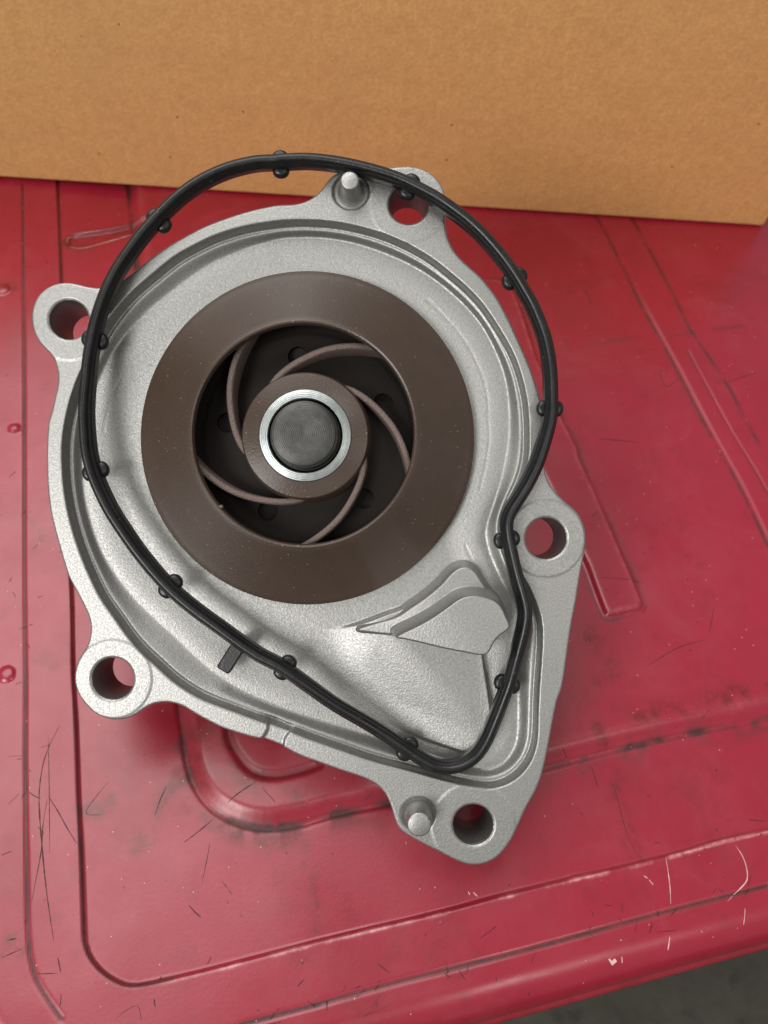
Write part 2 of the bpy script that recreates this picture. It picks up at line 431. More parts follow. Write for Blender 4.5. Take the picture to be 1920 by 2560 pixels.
def lid_dirt(X, Y):
    d = lid_d2(X, Y); n = fbm(X, Y, 6, 3, 4); nb = fbm(X, Y, 22, 9, 4)
    g = lambda a, w_: np.exp(-(a/w_)**2)
    v = 1.6*g(d['l1'], .27) + 1.5*g(d['l2']+.1, .27)*np.where(bt_(X, Y), .25*nb, .45+nb) + 1.1*g(d['l3'], .75)*ss((n-.2)/.4) + .45*g(d['l4'], 1.2)*ss((n-.3)/.4)
    v += .5*g(d['l3']+.5, 3.0)*ss((n-.45)/.2)
    v += .55*g(d['ra']+.6, .7)*ss((n-.3)/.35) + .8*g(d['rb']+.6, .6)*ss((n-.2)/.4) + .4*g(d['rbm'], .6)*ss((n-.3)/.4)
    v += .35*g(d['st'], .9)*ss((n-.38)/.25) + .35*g(d['sl'], 1.2)*n
    return np.clip(v, 0, .93)
SMEARS = [(S(5, [(430, 665), (500, 672), (570, 640)]), 1.6, .9), (S(5, [(770, 810), (820, 700), (870, 570), (940, 510)]), 1.5, .95), (S(5, [(760, 800), (720, 850)]), 1.8, .6),
          (S(5, [(1000, 470), (1060, 490), (1020, 350), (1060, 250)]), 3.0, .9), (S(5, [(1180, 300), (1220, 380), (1260, 460), (1330, 520)]), 2.6, 1.0), (S(5, [(1080, 720), (1250, 800), (1400, 810), (1560, 790)]), 2.0, .7),
          (S(6, [(60, 550), (75, 620)]), 1.6, .8), (S(6, [(120, 800), (150, 1000), (190, 1280)]), 1.4, .45), (S(7, [(780, 400), (830, 560), (870, 680), (920, 780)]), 1.8, .55), (S(7, [(640, 0), (720, 200)]), 2, .5),
          (S(9, [(600, 1000), (750, 1180), (620, 1380)]), 2.4, .4), (S(9, [(900, 1480), (1300, 1390), (1659, 1330)]), 2.2, .5), (S(3, [(150, 640), (210, 700), (180, 760)]), 1.6, .5), (S(3, [(190, 1320), (240, 1380)]), 2.2, .5),
          (S(5, [(0, 1420), (100, 1400)]), 1.8, .6), (S(5, [(60, 1350), (80, 1340)]), 1.2, .9), (S(1, [(0, 870), (60, 860)]), 2.0, .8), (S(1, [(360, 625), (480, 600), (640, 560), (760, 540)]), 2.2, .9)]
def bt_(X, Y):
    return (X > LP(S(5, [(900, 1540)])[0])[0]) & (Y < l2[:, 1].min()+12)
def lid_stain(X, Y):
    nb = fbm(X, Y, 22, 9, 4); sm = 0; fn = fbm(X, Y, 2.4, 51, 4)
    for p_, w_, a_ in SMEARS:
        sm = np.maximum(sm, a_*np.exp(-(pdist(X, Y, crom(LPL(p_), False, 2), False, w_*3)/w_)**2)*(.35+1.5*ss((fn-.3)/.35)))
    return np.clip(1.5*sm + 1.6*ss((sdf(X, Y, slot, 6)+.6)/1.2)*(fbm(X, Y, 3, 41, 3)+.2) + .3*ss((fbm(X, Y, 11, 21, 5)-.57)/.10)*ss((nb-.45)/.2) + .25*ss((fbm(X, Y, 5, 31, 4)-.66)/.08), 0, 1)
def lid_wear_glint(X, Y):
    d = lid_d2(X, Y); n = fbm(X, Y, 5, 13, 4)
    g = lambda a, w_: np.exp(-(a/w_)**2)
    bottom = ss((-Y + l2[:, 1].min() + 60)/20)
    v = .9*g(d['l2']+.55, .30)*ss((n-.3)/.3)*bottom*ss((X-LP(S(5,[(800,1560)])[0])[0])/10)  # front step: worn edge with its highlight painted in
    v += .25*g(d['ra']-1.5, .5)*n + .12*g(d['l3']-4.2, 1.2)*n  # pale rib edge; lit top of the shoulder painted in
    return np.clip(v, 0, .9)
def lid_d2(X, Y): return lid_d(X, Y)
def axis(lo, hi, a, b, fine, coarse):
    return np.unique(np.concatenate([np.arange(lo-2, a, coarse), np.arange(a, b, fine), np.arange(b, hi+2+coarse, coarse)]))
tl = LPL([(0, 380), (1920, 380), (0, 2560), (1920, 2560)])
xa, xb = max(XE-1, tl[:, 0].min()-4), tl[:, 0].max()+4
ya, yb = YE-1, min(tl[:, 1].max()+6, YT)
binr = empty('storage_bin', Matrix.Translation((0, 0, 0)))
tag(binr, 'scratched glossy red plastic storage bin whose ribbed lid everything else rests on', 'bin')
lid = field_mesh('lid', axis(XE, XR, xa, xb, .41, 9.0), axis(YE, YT, ya, yb, .41, 9.0), lambda X, Y: lid_out(X, Y)-.12, lid_h, LID, binr,
                 skirt=-17, attrs={'dirt': lid_dirt, 'stain': lid_stain, 'wear_glint': lid_wear_glint})
def rrect(x0, y0, x1, y1, r, n=10):
    o = []
    for cx, cy, a0 in ((x1-r, y1-r, 0), (x0+r, y1-r, 90), (x0+r, y0+r, 180), (x1-r, y0+r, 270)):
        for k in range(n+1): a = math.radians(a0+90*k/n); o.append((cx+r*math.cos(a), cy+r*math.sin(a)))
    return o
def loft(rings):
    v = []; f = []; n = len(rings[0][0])
    for pts, z in rings: v += [(x, y, z) for x, y in pts]
    for k in range(len(rings)-1):
        for i in range(n): j = (i+1) % n; f.append((k*n+i, k*n+j, (k+1)*n+j, (k+1)*n+i))
    return v, f
PLAINRED = mat_plain('red_plastic_body', (.36, .02, .035), .35)
ro = lambda e: rrect(XE-e, YE-e, XR+e, YT+e, RC+e)
v, f = loft([(ro(0), -16.6), (ro(1.8), -17.0), (ro(2.3), -18.2), (ro(1.8), -19.4), (ro(-2), -19.8), (ro(-8), -18)])
meshobj('rim_lip', v, f, PLAINRED, binr)
v, f = loft([(ro(-9), -5), (ro(-10), -60), (ro(-34), -338)])
v2 = v + []; f.append(tuple(range(2*len(ro(0)), 3*len(ro(0)))))
meshobj('body', v2, f, PLAINRED, binr)

# scratches and flecks lying in the lid surface: thin slivers
def ribbon(pts, wd, z=.03):
    p = crom(pts if isinstance(pts, np.ndarray) else LPL(pts), False, .7); v = []; f = []
    t = np.gradient(p, axis=0); t /= np.linalg.norm(t, axis=1)[:, None]+1e-9; nn = np.stack([-t[:, 1], t[:, 0]], 1)
    L = len(p)
    hz = lid_h_pts(p[:, 0], p[:, 1])
    for i in range(L):
        k = math.sin(math.pi*(i+.6)/(L+.2))**.6*wd/2*(.6+.8*random.random())
        for s in (-1, 1): v.append((p[i, 0]+nn[i, 0]*k*s, p[i, 1]+nn[i, 1]*k*s, hz[i]+z))
    for i in range(L-1): f.append((2*i, 2*i+2, 2*i+3, 2*i+1))
    return v, f
def lid_h_pts(x, y):
    cacheD.clear(); r = lid_h(x, y); cacheD.clear(); return r
def join(parts):
    V = []; F = []
    for v, f in parts: k = len(V); V += v; F += [tuple(i+k for i in q) for q in f]
    return V, F
dark = [S(5, p) for p in (
    [(310, 235), (260, 330), (225, 430), (205, 560), (205, 680), (222, 900), (245, 1120), (280, 1360)],
    [(245, 620), (225, 740), (215, 880), (190, 1020), (165, 1150)], [(250, 600), (300, 680), (350, 770), (400, 850)],
    [(1085, 840), (1070, 930), (1045, 1050)], [(300, 1440), (315, 1515)], [(180, 1525), (300, 1520)], [(210, 350), (260, 335)],
    [(975, 1165), (1005, 1200), (1040, 1230)], [(1148, 1040), (1200, 1110)], [(950, 840), (1030, 780), (1100, 720)],
    [(250, 300), (256, 600), (258, 900)], [(600, 1760), (660, 1710), (715, 1690), (735, 1770)], [(800, 1655), (805, 1695)],
    [(1180, 640), (1240, 590), (1330, 530)], [(1360, 560), (1430, 640)], [(560, 520), (440, 680), (520, 695)], [(40, 1350), (85, 1340)],
    [(10, 1440), (110, 1395)], [(85, 410), (130, 408)], [(860, 550), (830, 610), (800, 700)])]
dark += [S(9, p) for p in ([(680, 695), (760, 700), (860, 708), (930, 712)], [(635, 345), (665, 315)], [(1180, 226), (1210, 226)], [(960, 1190), (1130, 1090), (1290, 1040)], [(1310, 1010), (1340, 850)])]
dark += [S(7, p) for p in ([(760, 330), (800, 450), (850, 640), (905, 760)], [(585, 525), (600, 550)], [(1015, 705), (1045, 705)], [(1370, 620), (1378, 635)], [(1560, 570), (1655, 580)], [(1020, 1222), (1140, 1210)],
                            [(650, 270), (685, 380)], [(470, 160), (505, 215)], [(720, 1065), (760, 1072)], [(0, 1260), (90, 1190)])]
dark += [S(8, p) for p in ([(1030, 1140), (1070, 1200), (1140, 1150)], [(680, 1500), (900, 1520)], [(1400, 1180), (1580, 1120)], [(600, 640), (640, 740)])]
for k in range(110):
    src = random.choice([l1, l1, l1b, l1b, l2, l3, ra]); i = random.randrange(len(src)-1); c_ = src[i] + np.array([random.gauss(0, 2.2), random.gauss(0, 2.2)])
    if not (XE+4 < c_[0] < 170 and YE+3 < c_[1] < 150): continue
    an_ = random.choice([.9, 1.0, .3, 2.2]) + random.gauss(0, .25); ln = random.uniform(.6, 3.4); c2 = np.array([math.cos(an_), math.sin(an_)])*ln
    bend = np.array([-c2[1], c2[0]])*random.uniform(-.09, .09)
    dark.append(np.array([c_-c2/2, c_+bend*.5, c_+c2/2]))
wd = [.26, .18, .24] + [.16]*400
V, F = join([ribbon(p, wd[i] if i < 3 else random.uniform(.10, .22)) for i, p in enumerate(dark)])
DARKM = mat_plain('grime', (.05, .007, .009), .6); PALEM = mat_plain('pale_scuff', (.78, .50, .48), .5)
meshobj('scratch', V, F, DARKM, binr, kind='stuff')
pale = [S(7, p) for p in ([(1072, 795), (1085, 880), (1095, 960), (1100, 1060)], [(1470, 720), (1510, 780), (1535, 850), (1538, 920), (1500, 970), (1425, 1045)], [(1095, 1250), (1093, 1325)],
        [(1527, 1085), (1525, 1180)], [(945, 898), (965, 910)], [(975, 920), (998, 948)], [(822, 1365), (828, 1400)], [(1278, 1212), (1286, 1225)], [(812, 1265), (812, 1272)])]
pale += [S(6, p) for p in ([(978, 1095), (986, 1112)], [(1005, 1100), (1025, 1120)], [(655, 835), (655, 850)])]
pale += [S(1, p) for p in ([(350, 640), (420, 650), (500, 632), (620, 600), (700, 575)], [(345, 625), (350, 600), (420, 575), (520, 560)])]
pale += [S(5, p) for p in ([(448, 972), (452, 965)], [(520, 1695), (525, 1690)], [(550, 1575), (556, 1570)])]
V, F = join([ribbon(p, random.uniform(.14, .26), .04) for p in pale] + [ribbon(S(7, [(752, 1370), (768, 1392), (785, 1378)]), 1.1, .05)])
meshobj('scuff', V, F, PALEM, binr, kind='stuff')

# ================================================================== CARDBOARD BOX
b0 = Vector((*LP((0, 452)), 0)); b1 = Vector((*LP((1905, 574)), 0))
dirx = (b1-b0).normalized(); bang = math.atan2(dirx.y, dirx.x); BW = (b1-b0).length + 190
box = empty('cardboard_box', Matrix.Translation(Vector((b1.x, b1.y, 1.3))*MM) @ Matrix.Rotation(bang, 4, 'Z'))
tag(box, 'plain tan cardboard box standing on the red lid behind the pump', 'box')
def ray_h(p):                      # height at which a sight line meets the box front
    v_ = R @ Vector(((p[0]-CX)/FPX, -(p[1]-CY)/FPX, -1)); nn = Vector((-dirx.y, dirx.x, 0))
    t_ = (b0*MM - CAMW).dot(nn)/v_.dot(nn); return (CAMW + v_*t_).z*1000
BH, BD, T = max(ray_h((0, 0)), ray_h((1920, 0)))+9, 130.0, 3.0
def slab(name, x0, y0, z0, x1, y1, z1, bev=.9):
    bm = bmesh.new(); bmesh.ops.create_cube(bm, size=1)
    for v_ in bm.verts: v_.co = Vector(((x0+x1)/2+v_.co.x*(x1-x0), (y0+y1)/2+v_.co.y*(y1-y0), (z0+z1)/2+v_.co.z*(z1-z0)))*MM
    bmesh.ops.bevel(bm, geom=bm.edges[:], offset=bev*MM, segments=3, affect='EDGES', profile=.6)
    me = bpy.data.meshes.new(name); bm.to_mesh(me); bm.free()
    o = finish(name, me, CARD, box, True); return o
slab('front_panel', -BW, 0, 0, 0, T, BH, 1.3)
slab('side_panel', -T, T+.05, 0, 0, BD, BH); slab('side_panel', -BW, T+.05, 0, -BW+T, BD, BH)
slab('back_panel', -BW+T+.05, BD-T, 0, -T-.05, BD, BH)
slab('bottom_flap', -BW+T+.05, T+.05, .2, -T-.05, BD-T-.05, T); slab('top_flap', -BW+T, T+.05, BH-T-.1, -T-.05, BD/2-.3, BH-.1); slab('top_flap', -BW+T, BD/2+.3, BH-T-.1, -T-.05, BD-T-.05, BH-.1)

# ================================================================== WATER PUMP
pump = empty('water_pump', Matrix.Translation((0, 0, LIDH)) @ R.to_4x4())
tag(pump, 'silver cast aluminium water pump with brown impeller lying face up on red lid', 'water pump')
out = (S(2, [(0, 437), (60, 437), (120, 425), (180, 395), (225, 350), (250, 305), (290, 272), (340, 258), (420, 250), (520, 247), (590, 243), (640, 240), (700, 243), (760, 262), (810, 300), (845, 350), (858, 400), (856, 450), (857, 500), (860, 560), (875, 620), (905, 680), (960, 740), (1040, 810), (1090, 870), (1130, 925), (1165, 990), (1200, 1060), (1240, 1150), (1280, 1240), (1315, 1330), (1345, 1420), (1362, 1500), (1370, 1580), (1372, 1659)])
       + S(4, [(1368, 290), (1373, 360), (1385, 410), (1410, 455), (1440, 490), (1480, 530), (1520, 560), (1555, 600), (1580, 660), (1587, 730), (1578, 800), (1562, 880), (1550, 950), (1535, 1050), (1515, 1150), (1495, 1280), (1480, 1390), (1462, 1500)])
       + S(6, [(1440, 100), (1415, 220), (1395, 330), (1372, 440), (1350, 520), (1320, 590), (1288, 645), (1258, 705), (1230, 770), (1200, 830), (1160, 885), (1120, 925), (1070, 950), (1010, 962), (960, 955), (900, 930), (840, 900), (780, 870), (720, 840), (660, 805), (625, 780), (605, 750), (592, 710), (580, 670), (565, 625), (540, 580), (505, 545), (460, 520), (400, 497), (330, 475), (260, 450), (190, 425), (120, 400), (50, 366), (20, 348), (0, 343)])
       + S(5, [(1420, 330), (1385, 314), (1340, 305), (1290, 293), (1220, 272), (1150, 248), (1080, 213), (1010, 175), (960, 142), (920, 125), (870, 115), (820, 118), (780, 130), (740, 155), (690, 190), (640, 205), (580, 207), (520, 190), (470, 155), (430, 110), (400, 60)])
       + S(3, [(385, 1450), (390, 1400), (405, 1350), (430, 1310), (455, 1270), (468, 1220), (470, 1170), (455, 1110), (425, 1050), (390, 980), (360, 930), (342, 880), (318, 800), (290, 700), (265, 600), (250, 500), (243, 400), (240, 300), (243, 200), (250, 100)])
       + S(1, [(262, 1530), (280, 1450), (297, 1380), (302, 1330), (290, 1270), (270, 1220), (240, 1190), (205, 1155), (180, 1110), (165, 1050), (165, 990), (180, 940), (205, 900), (245, 868), (295, 848), (350, 842), (400, 850), (450, 865), (500, 870), (550, 868), (600, 850), (655, 812), (715, 768), (760, 730), (830, 680), (900, 635), (980, 590), (1060, 550), (1150, 515), (1240, 485), (1330, 460), (1400, 446)]))
OUT = smooth_loop(crom(PL(out), True, .7), 2)
r1 = (S(2, [(0, 517), (100, 512), (200, 515), (300, 525), (400, 545), (500, 572), (600, 610), (700, 658), (800, 720), (900, 800), (980, 870), (1050, 945), (1110, 1030), (1160, 1110), (1210, 1200), (1245, 1290), (1270, 1380), (1285, 1460), (1292, 1540), (1295, 1640)])
      + S(4, [(1290, 300), (1265, 400), (1230, 480), (1195, 550), (1172, 620), (1172, 700), (1195, 800), (1235, 880), (1285, 955), (1320, 1030), (1352, 1110), (1364, 1180), (1362, 1300), (1352, 1440)])
      + S(6, [(1345, 100), (1342, 200), (1338, 300), (1325, 370), (1295, 440), (1245, 500), (1180, 545), (1100, 567), (1020, 560), (930, 545), (850, 525), (760, 500), (650, 470), (550, 445), (450, 415), (350, 380), (250, 345), (150, 310), (60, 275)])
      + S(13, [(652, 1806), (579, 1779), (500, 1748), (436, 1708)])
      + S(3, [(800, 1375), (730, 1310), (660, 1230), (590, 1130), (520, 1030), (465, 920), (415, 800), (375, 680), (345, 560), (325, 430), (318, 300), (320, 200)])
      + S(1, [(327, 1600), (338, 1540), (357, 1460), (390, 1360), (430, 1270), (480, 1170), (540, 1060), (590, 990), (640, 930), (700, 870), (800, 785), (900, 705), (1000, 648), (1100, 600), (1200, 565), (1300, 540), (1400, 524)]))
R1 = smooth_loop(crom(PL(r1), True, .7), 3)
ff = (S(2, [(0, 622), (150, 615), (280, 625), (400, 650), (520, 690), (640, 740), (750, 800), (850, 870), (950, 960), (1030, 1050), (1080, 1130), (1130, 1240), (1165, 1350), (1180, 1450), (1185, 1560)])
      + S(4, [(1185, 120), (1180, 210), (1150, 380), (1112, 520), (1075, 630), (1063, 690), (1080, 780), (1130, 900), (1190, 1020), (1230, 1100)])
      + S(10, [(1480, 780), (1498, 900), (1500, 1000), (1500, 1200), (1495, 1350), (1470, 1440), (1400, 1535), (1280, 1575)])
      + S(13, [(1110, 1893), (1000, 1857), (870, 1819), (725, 1774), (605, 1724), (530, 1676), (476, 1628), (424, 1578)])
      + S(3, [(790, 1120), (700, 1030), (620, 930), (560, 840), (510, 740), (480, 650), (455, 560), (440, 480), (432, 380), (430, 250)])
      + S(1, [(445, 1600), (465, 1500), (500, 1400), (535, 1320), (580, 1230), (640, 1140), (720, 1050), (800, 970), (900, 890), (1000, 815), (1100, 750), (1200, 705), (1300, 665), (1390, 640)]))
FZ = -5.0
FL = smooth_loop(crom(PL(ff, FZ), True, .7), 3)
scoop = smooth_loop(crom(PL(S(13, [(790, 1574), (850, 1566), (900, 1552), (960, 1530), (1040, 1500), (1120, 1450), (1180, 1500), (1205, 1600), (1211, 1651), (1221, 1714), (1230, 1771), (1233, 1820), (1215, 1862), (1182, 1886), (1158, 1881), (1086, 1859), (1033, 1840), (940, 1790), (850, 1720), (790, 1640)]), -4.5), True, .7), 1)
lineG = [crom(PL(S(2, [(760, 930), (830, 1000), (930, 1110), (1000, 1220), (1050, 1340), (1075, 1450), (1080, 1600)]) + S(4, [(1085, 200), (1062, 350), (1035, 460)]), FZ), False),
         crom(PL(S(4, [(960, 750), (1000, 840), (1040, 900)]), FZ), False),
         crom(PL(S(1, [(780, 1180), (690, 1260), (620, 1360), (570, 1480), (540, 1620)]), FZ), False)]
HO = [((172, 799), 50, 104), ((1022, 510), 50, 99), ((1365, 1346), 52, 99), ((282, 1697), 53, 100), ((1183, 2062), 51, 107)]
HOLES = [(P(c), r*D*1000/FPX, rb_*D*1000/FPX) for c, r, rb_ in HO]
STUD = [(P((877, 478)), 3.95, 2.35, 1.8, 5.3), (P((1045, 2035)), 3.7, 3.0, 2.35, 5.6)]
notch = crom(PL(S(5, [(1335, 190), (1378, 215), (1385, 245), (1372, 280), (1345, 320), (1400, 360), (1470, 380), (1473, 345), (1480, 305), (1500, 278), (1520, 262), (1470, 235), (1420, 210)])), True, .5)
def circ(X, Y, c): return np.hypot(X-c[0], Y-c[1])
def h_clip(X, Y):
    d = sdf(X, Y, OUT)
    for c, r, _ in HOLES: d = np.minimum(d, circ(X, Y, c)-r)
    return d
def h_height(X, Y):
    d1 = sdf(X, Y, R1); dF = sdf(X, Y, FL); dO = sdf(X, Y, OUT)
    z = np.zeros_like(X)
    z -= .30*(1-np.sqrt(np.clip(1-(1-np.clip(dO/.45, 0, 1))**2, 0, 1)))
    for c, r, rb_ in HOLES:
        q = circ(X, Y, c)
        z += .12*ss((rb_-q)/.4)*(d1 < .5) - .3*(1-ss((q-r)/.35))
    for c, ro_, *_r in STUD:
        q = circ(X, Y, c); z -= .95*ss((ro_-q)/.35)
    z -= .7*ss((sdf(X, Y, notch, 4)+.1)/.5)
    # step into the bowl
    z -= 2.4*ss(d1/.65) + .45*np.exp(-((d1-.85)/.42)**2)
    t = np.where(dF < 0, np.clip((d1-1.0)/np.maximum(d1-1.0-dF, 1e-3), 0, 1), 1.0); t = np.where(d1 > 1.0, t, 0)
    z -= 1.9*(ss(t)*.5+t*.5)
    dc = np.hypot(X-AX[0], Y-AX[1])
    # bowl floor falls gently towards the impeller, then scoop rises to the outlet
    z -= .7*ss((dF-1)/8)
    for g in lineG: z -= .05*np.exp(-(pdist(X, Y, g, False, 2)/.25)**2)
    z -= 3.2*ss((28-dc)/2.5)
    ds = sdf(X, Y, scoop); a = P((700, 1520), -4.5); b = P((1010, 1850), -4.5)
    L_ = math.hypot(b[0]-a[0], b[1]-a[1]); u = ((b[0]-a[0])*(Y-a[1])-(b[1]-a[1])*(X-a[0]))/L_
    tip = P((790, 1574), -4.5); z += 2.7*ss((u+.5)/16)*ss(ds/.6)*ss(np.hypot(X-tip[0], Y-tip[1])/14+.04)
    return z
AX = (-16.2, 15.7)
ext_x = (OUT[:, 0].min()-.5, OUT[:, 0].max()+.5); ext_y = (OUT[:, 1].min()-.5, OUT[:, 1].max()+.5)
hs = .235
housing = field_mesh('housing', np.arange(ext_x[0], ext_x[1], hs), np.arange(ext_y[0], ext_y[1], hs), h_clip, h_height, ALU, pump, skirt=-12.5)
# back of the flange, rear bearing housing and drive pulley (what the pump stands on)
def flat_fill(name, loops, z, mat, parent):
    bm = bmesh.new()
    for lp in loops:
        vs = [bm.verts.new((x*MM, y*MM, z*MM)) for x, y in lp]
        for i in range(len(vs)): bm.edges.new((vs[i], vs[(i+1) % len(vs)]))
    bmesh.ops.triangle_fill(bm, edges=bm.edges[:], use_beauty=True)
    me = bpy.data.meshes.new(name); bm.to_mesh(me); bm.free(); return finish(name, me, mat, parent, False)
cl = lambda c, r, n=40: [(c[0]+r*math.cos(2*math.pi*k/n), c[1]+r*math.sin(2*math.pi*k/n)) for k in range(n)]
flat_fill('flange_back', [OUT[::2]] + [cl(c, r) for c, r, _ in HOLES], -12.5, ALU, pump)
lathe('rear_cover', [(34, -12.4), (33, -18), (26, -21), (15, -23), (14, -33), (8, -34)], AX, ALU, pump, 64)
lathe('drive_pulley', [(0, -43), (22, -43), (29, -43), (30.5, -42.5), (30.5, -31), (29, -30.5), (28.2, -31), (28, -40), (8, -41)], AX, mat_plain('pulley_steel', (.3, .3, .31), .35, .9), pump, 64)
# machined bores
for c, r, _ in HOLES:
    lathe('bolt_hole', [(r-.02, -.75), (r-.14, -1.0), (r-.16, -12.2), (r+.3, -12.6)], c, BORE, pump, 64)
# locating studs
for c, ro_, rb_, rt, hh in STUD:
    lathe('locating_stud', [(rb_+.45, -.78), (rb_+.1, -.5), (rb_-.1, 0), (rt+.12, hh-.35), (rt-.05, hh-.1), (rt-.3, hh), (0, hh)], c, ALU, pump, 48)
# tongue
t1 = smooth_loop(crom(PL(S(10, [(372, 640), (385, 600), (500, 560), (650, 512), (750, 445), (850, 375), (950, 292), (1020, 215), (1090, 165), (1165, 158), (1230, 195), (1270, 255), (1320, 330), (1390, 420), (1400, 560), (1330, 700), (1180, 770), (900, 735), (650, 690), (500, 675), (400, 660)]), -1), True, .5), 1)
t2 = smooth_loop(crom(PL(S(10, [(640, 668), (700, 628), (800, 578), (900, 520), (1000, 450), (1080, 392), (1150, 365), (1230, 362), (1310, 378), (1370, 405), (1415, 455), (1450, 530), (1476, 590), (1468, 622), (1435, 650), (1390, 682), (1352, 730), (1330, 780), (1300, 812), (1250, 820), (1150, 802), (1000, 775), (850, 740), (720, 712), (665, 705)]), 7), True, .5), 1)
def tg_clip(X, Y): return np.maximum(sdf(X, Y, t1)+1.5, sdf(X, Y, t2)+1.7)
def tg_h(X, Y):
    a = sdf(X, Y, t1); b = sdf(X, Y, t2)
    p0 = P(S(10, [(372, 620)])[0], -1); p1 = P(S(10, [(1000, 250)])[0], -1)
    u = ((X-p0[0])*(p1[0]-p0[0])+(Y-p0[1])*(p1[1]-p0[1]))/((p1[0]-p0[0])**2+(p1[1]-p0[1])**2)
    z1 = -7.2 + (5.2+1.6*ss(u*1.1))*ss((a+1.4)/2.6)
    top = 5.8+1.4*ss(u)
    z2 = -7.5 + (top+7.5)*(ss((b+1.6)/2.5))
    s = .45                      # soft union
    h = np.clip(.5+.5*(z2-z1)/(s*2), 0, 1)
    return z1*(1-h)+z2*h + s*2*h*(1-h)*.5
tx = (min(t1[:, 0].min(), t2[:, 0].min())-2, max(t1[:, 0].max(), t2[:, 0].max())+2); ty = (min(t1[:, 1].min(), t2[:, 1].min())-2, max(t1[:, 1].max(), t2[:, 1].max())+2)
field_mesh('volute_tongue', np.arange(*tx, .15), np.arange(*ty, .15), tg_clip, tg_h, ALU, pump)

# impeller
imp = empty('impeller', Matrix.Identity(4)); imp.parent = pump; imp.matrix_parent_inverse = Matrix.Identity(4)
imp['label'] = 'dark brown moulded impeller with round eye'
def rad(ovpx, z): return ovpx*1.15732/FPX*(D*1000-z)
ZO, ZE, ZH = -2.6, 5.4, 2.0
RO, RI, RH = rad(360.5, ZO), rad(239, ZE), rad(136, ZH)
prof = []
for k in range(13):
    t = k/12; prof.append((RO-.15+(RI+.9-RO)*t, ZO+(ZE-ZO)*(t**1.12)))
prof = [(RI+3, ZE-4.2), (RI+.4, ZE-3.0), (RI-.05, ZE-1.6), (RI, ZE-.35), (RI+.2, ZE), (RI+.55, ZE+.08)][::1] + prof[::-1] + [(RO, ZO-.15), (RO, ZO-.9), (RO-.2, ZO-1.1), (RI+10, ZO+.2), (RI+3, ZE-4.2)]
lathe('shroud', prof, AX, BROWN, imp, 160)
lathe('hub', [(RH+1.0, -4), (RH+.3, ZH-1.2), (RH+.02, ZH-.25), (RH-.15, ZH-.02), (RH-.3, ZH), (9.55, ZH), (9.5, ZH-.1), (9.5, -3)], AX, BROWN, imp, 128)
BH_ = [(AX[0]+17.6*math.cos(math.radians(a)), AX[1]+17.6*math.sin(math.radians(a))) for a in (97, 25, 169, 241, 313)]
def bp_clip(X, Y):
    d = 27.5-circ(X, Y, AX); d = np.minimum(d, circ(X, Y, AX)-8)
    for c in BH_: d = np.minimum(d, circ(X, Y, c)-2.15)
    return d
def bp_h(X, Y): q = circ(X, Y, AX); return -3.4 - .8*ss((q-12)/8) + .12*ss((22.5-q)/.3)
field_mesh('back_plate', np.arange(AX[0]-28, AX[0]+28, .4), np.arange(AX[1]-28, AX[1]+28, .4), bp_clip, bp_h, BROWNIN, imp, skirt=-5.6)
lathe('shade_disc', [(8, -5.9), (29, -5.9)], AX, mat_plain('painted_hole_shade', (.012, .010, .009), .8), imp, 64)  # added dark disc: paints the shade seen through the back plate's holes
tab = np.array([(12.0, 134), (12.9, 124), (15.3, 95), (17.6, 81), (19.3, 70), (22.2, 55), (26, 40), (30, 28)])
rr = np.linspace(12.0, 30, 36); aa = np.interp(rr, tab[:, 0], tab[:, 1])
aa = np.convolve(np.pad(aa, 3, mode='edge'), np.ones(7)/7, 'valid')
for k in range(5):
    off = -72*k; v = []; f = []
    pts = np.array([(AX[0]+r*math.cos(math.radians(a+off)), AX[1]+r*math.sin(math.radians(a+off))) for r, a in zip(rr, aa)])
    t = np.gradient(pts, axis=0); t /= np.linalg.norm(t, axis=1)[:, None]; nn = np.stack([-t[:, 1], t[:, 0]], 1)
    for i, r in enumerate(rr):
        zt = np.interp(r, [12, 16, 21, 23, 26, 31], [0.6, 1.2, 2.4, 1.6, .6, -2.5]); h_ = .66
        for (o_, z_) in ((-h_-.12, -4.6), (-h_, zt-.35), (-h_*.72, zt-.08), (-h_*.3, zt), (h_*.3, zt), (h_*.72, zt-.08), (h_, zt-.35), (h_+.12, -4.6)):
            v.append((pts[i, 0]+nn[i, 0]*o_, pts[i, 1]+nn[i, 1]*o_, z_))
    for i in range(len(rr)-1):
        for j in range(7): f.append((i*8+j, (i+1)*8+j, (i+1)*8+j+1, i*8+j+1))
    meshobj('vane', v, f, BROWNV, imp)
lathe('washer', [(9.48, ZH-.2), (9.45, ZH+.12), (9.3, ZH+.22), (7.75, ZH+.22), (7.6, ZH+.1), (7.6, -3)], AX,
      mat_steel('zinc_washer', (.50, .54, .53), .36, 900, None), pump, 128)
ZS = 5.2
SHC = AX
lathe('shaft', [(7.3, -3), (7.3, ZH-.9), (6.95, ZH-.7), (6.9, ZS-1.5), (6.75, ZS-1.0), (6.35, ZS-.75), (6.45, ZS-.45), (6.4, ZS-.2), (6.05, ZS), (4, ZS-.03), (2, ZS-.06), (.3, ZS-.16), (0, ZS-.2)], SHC,
      mat_steel('turned_shaft', (.115, .115, .11), .46, 820, (.085, .062, .036)), pump, 128)
# moulding flash on the eye edge
p = P(S(11, [(262, 1318)])[0], ZE)
bm = bmesh.new(); bmesh.ops.create_icosphere(bm, subdivisions=2, radius=.42*MM)
for v_ in bm.verts: v_.co = Vector((v_.co.x*1.3, v_.co.y*.8, v_.co.z))*(.8+.5*random.random()) + Vector((p[0], p[1], ZE+.1))*MM
me = bpy.data.meshes.new('flash'); bm.to_mesh(me); bm.free(); finish('flash', me, BROWNV, imp)

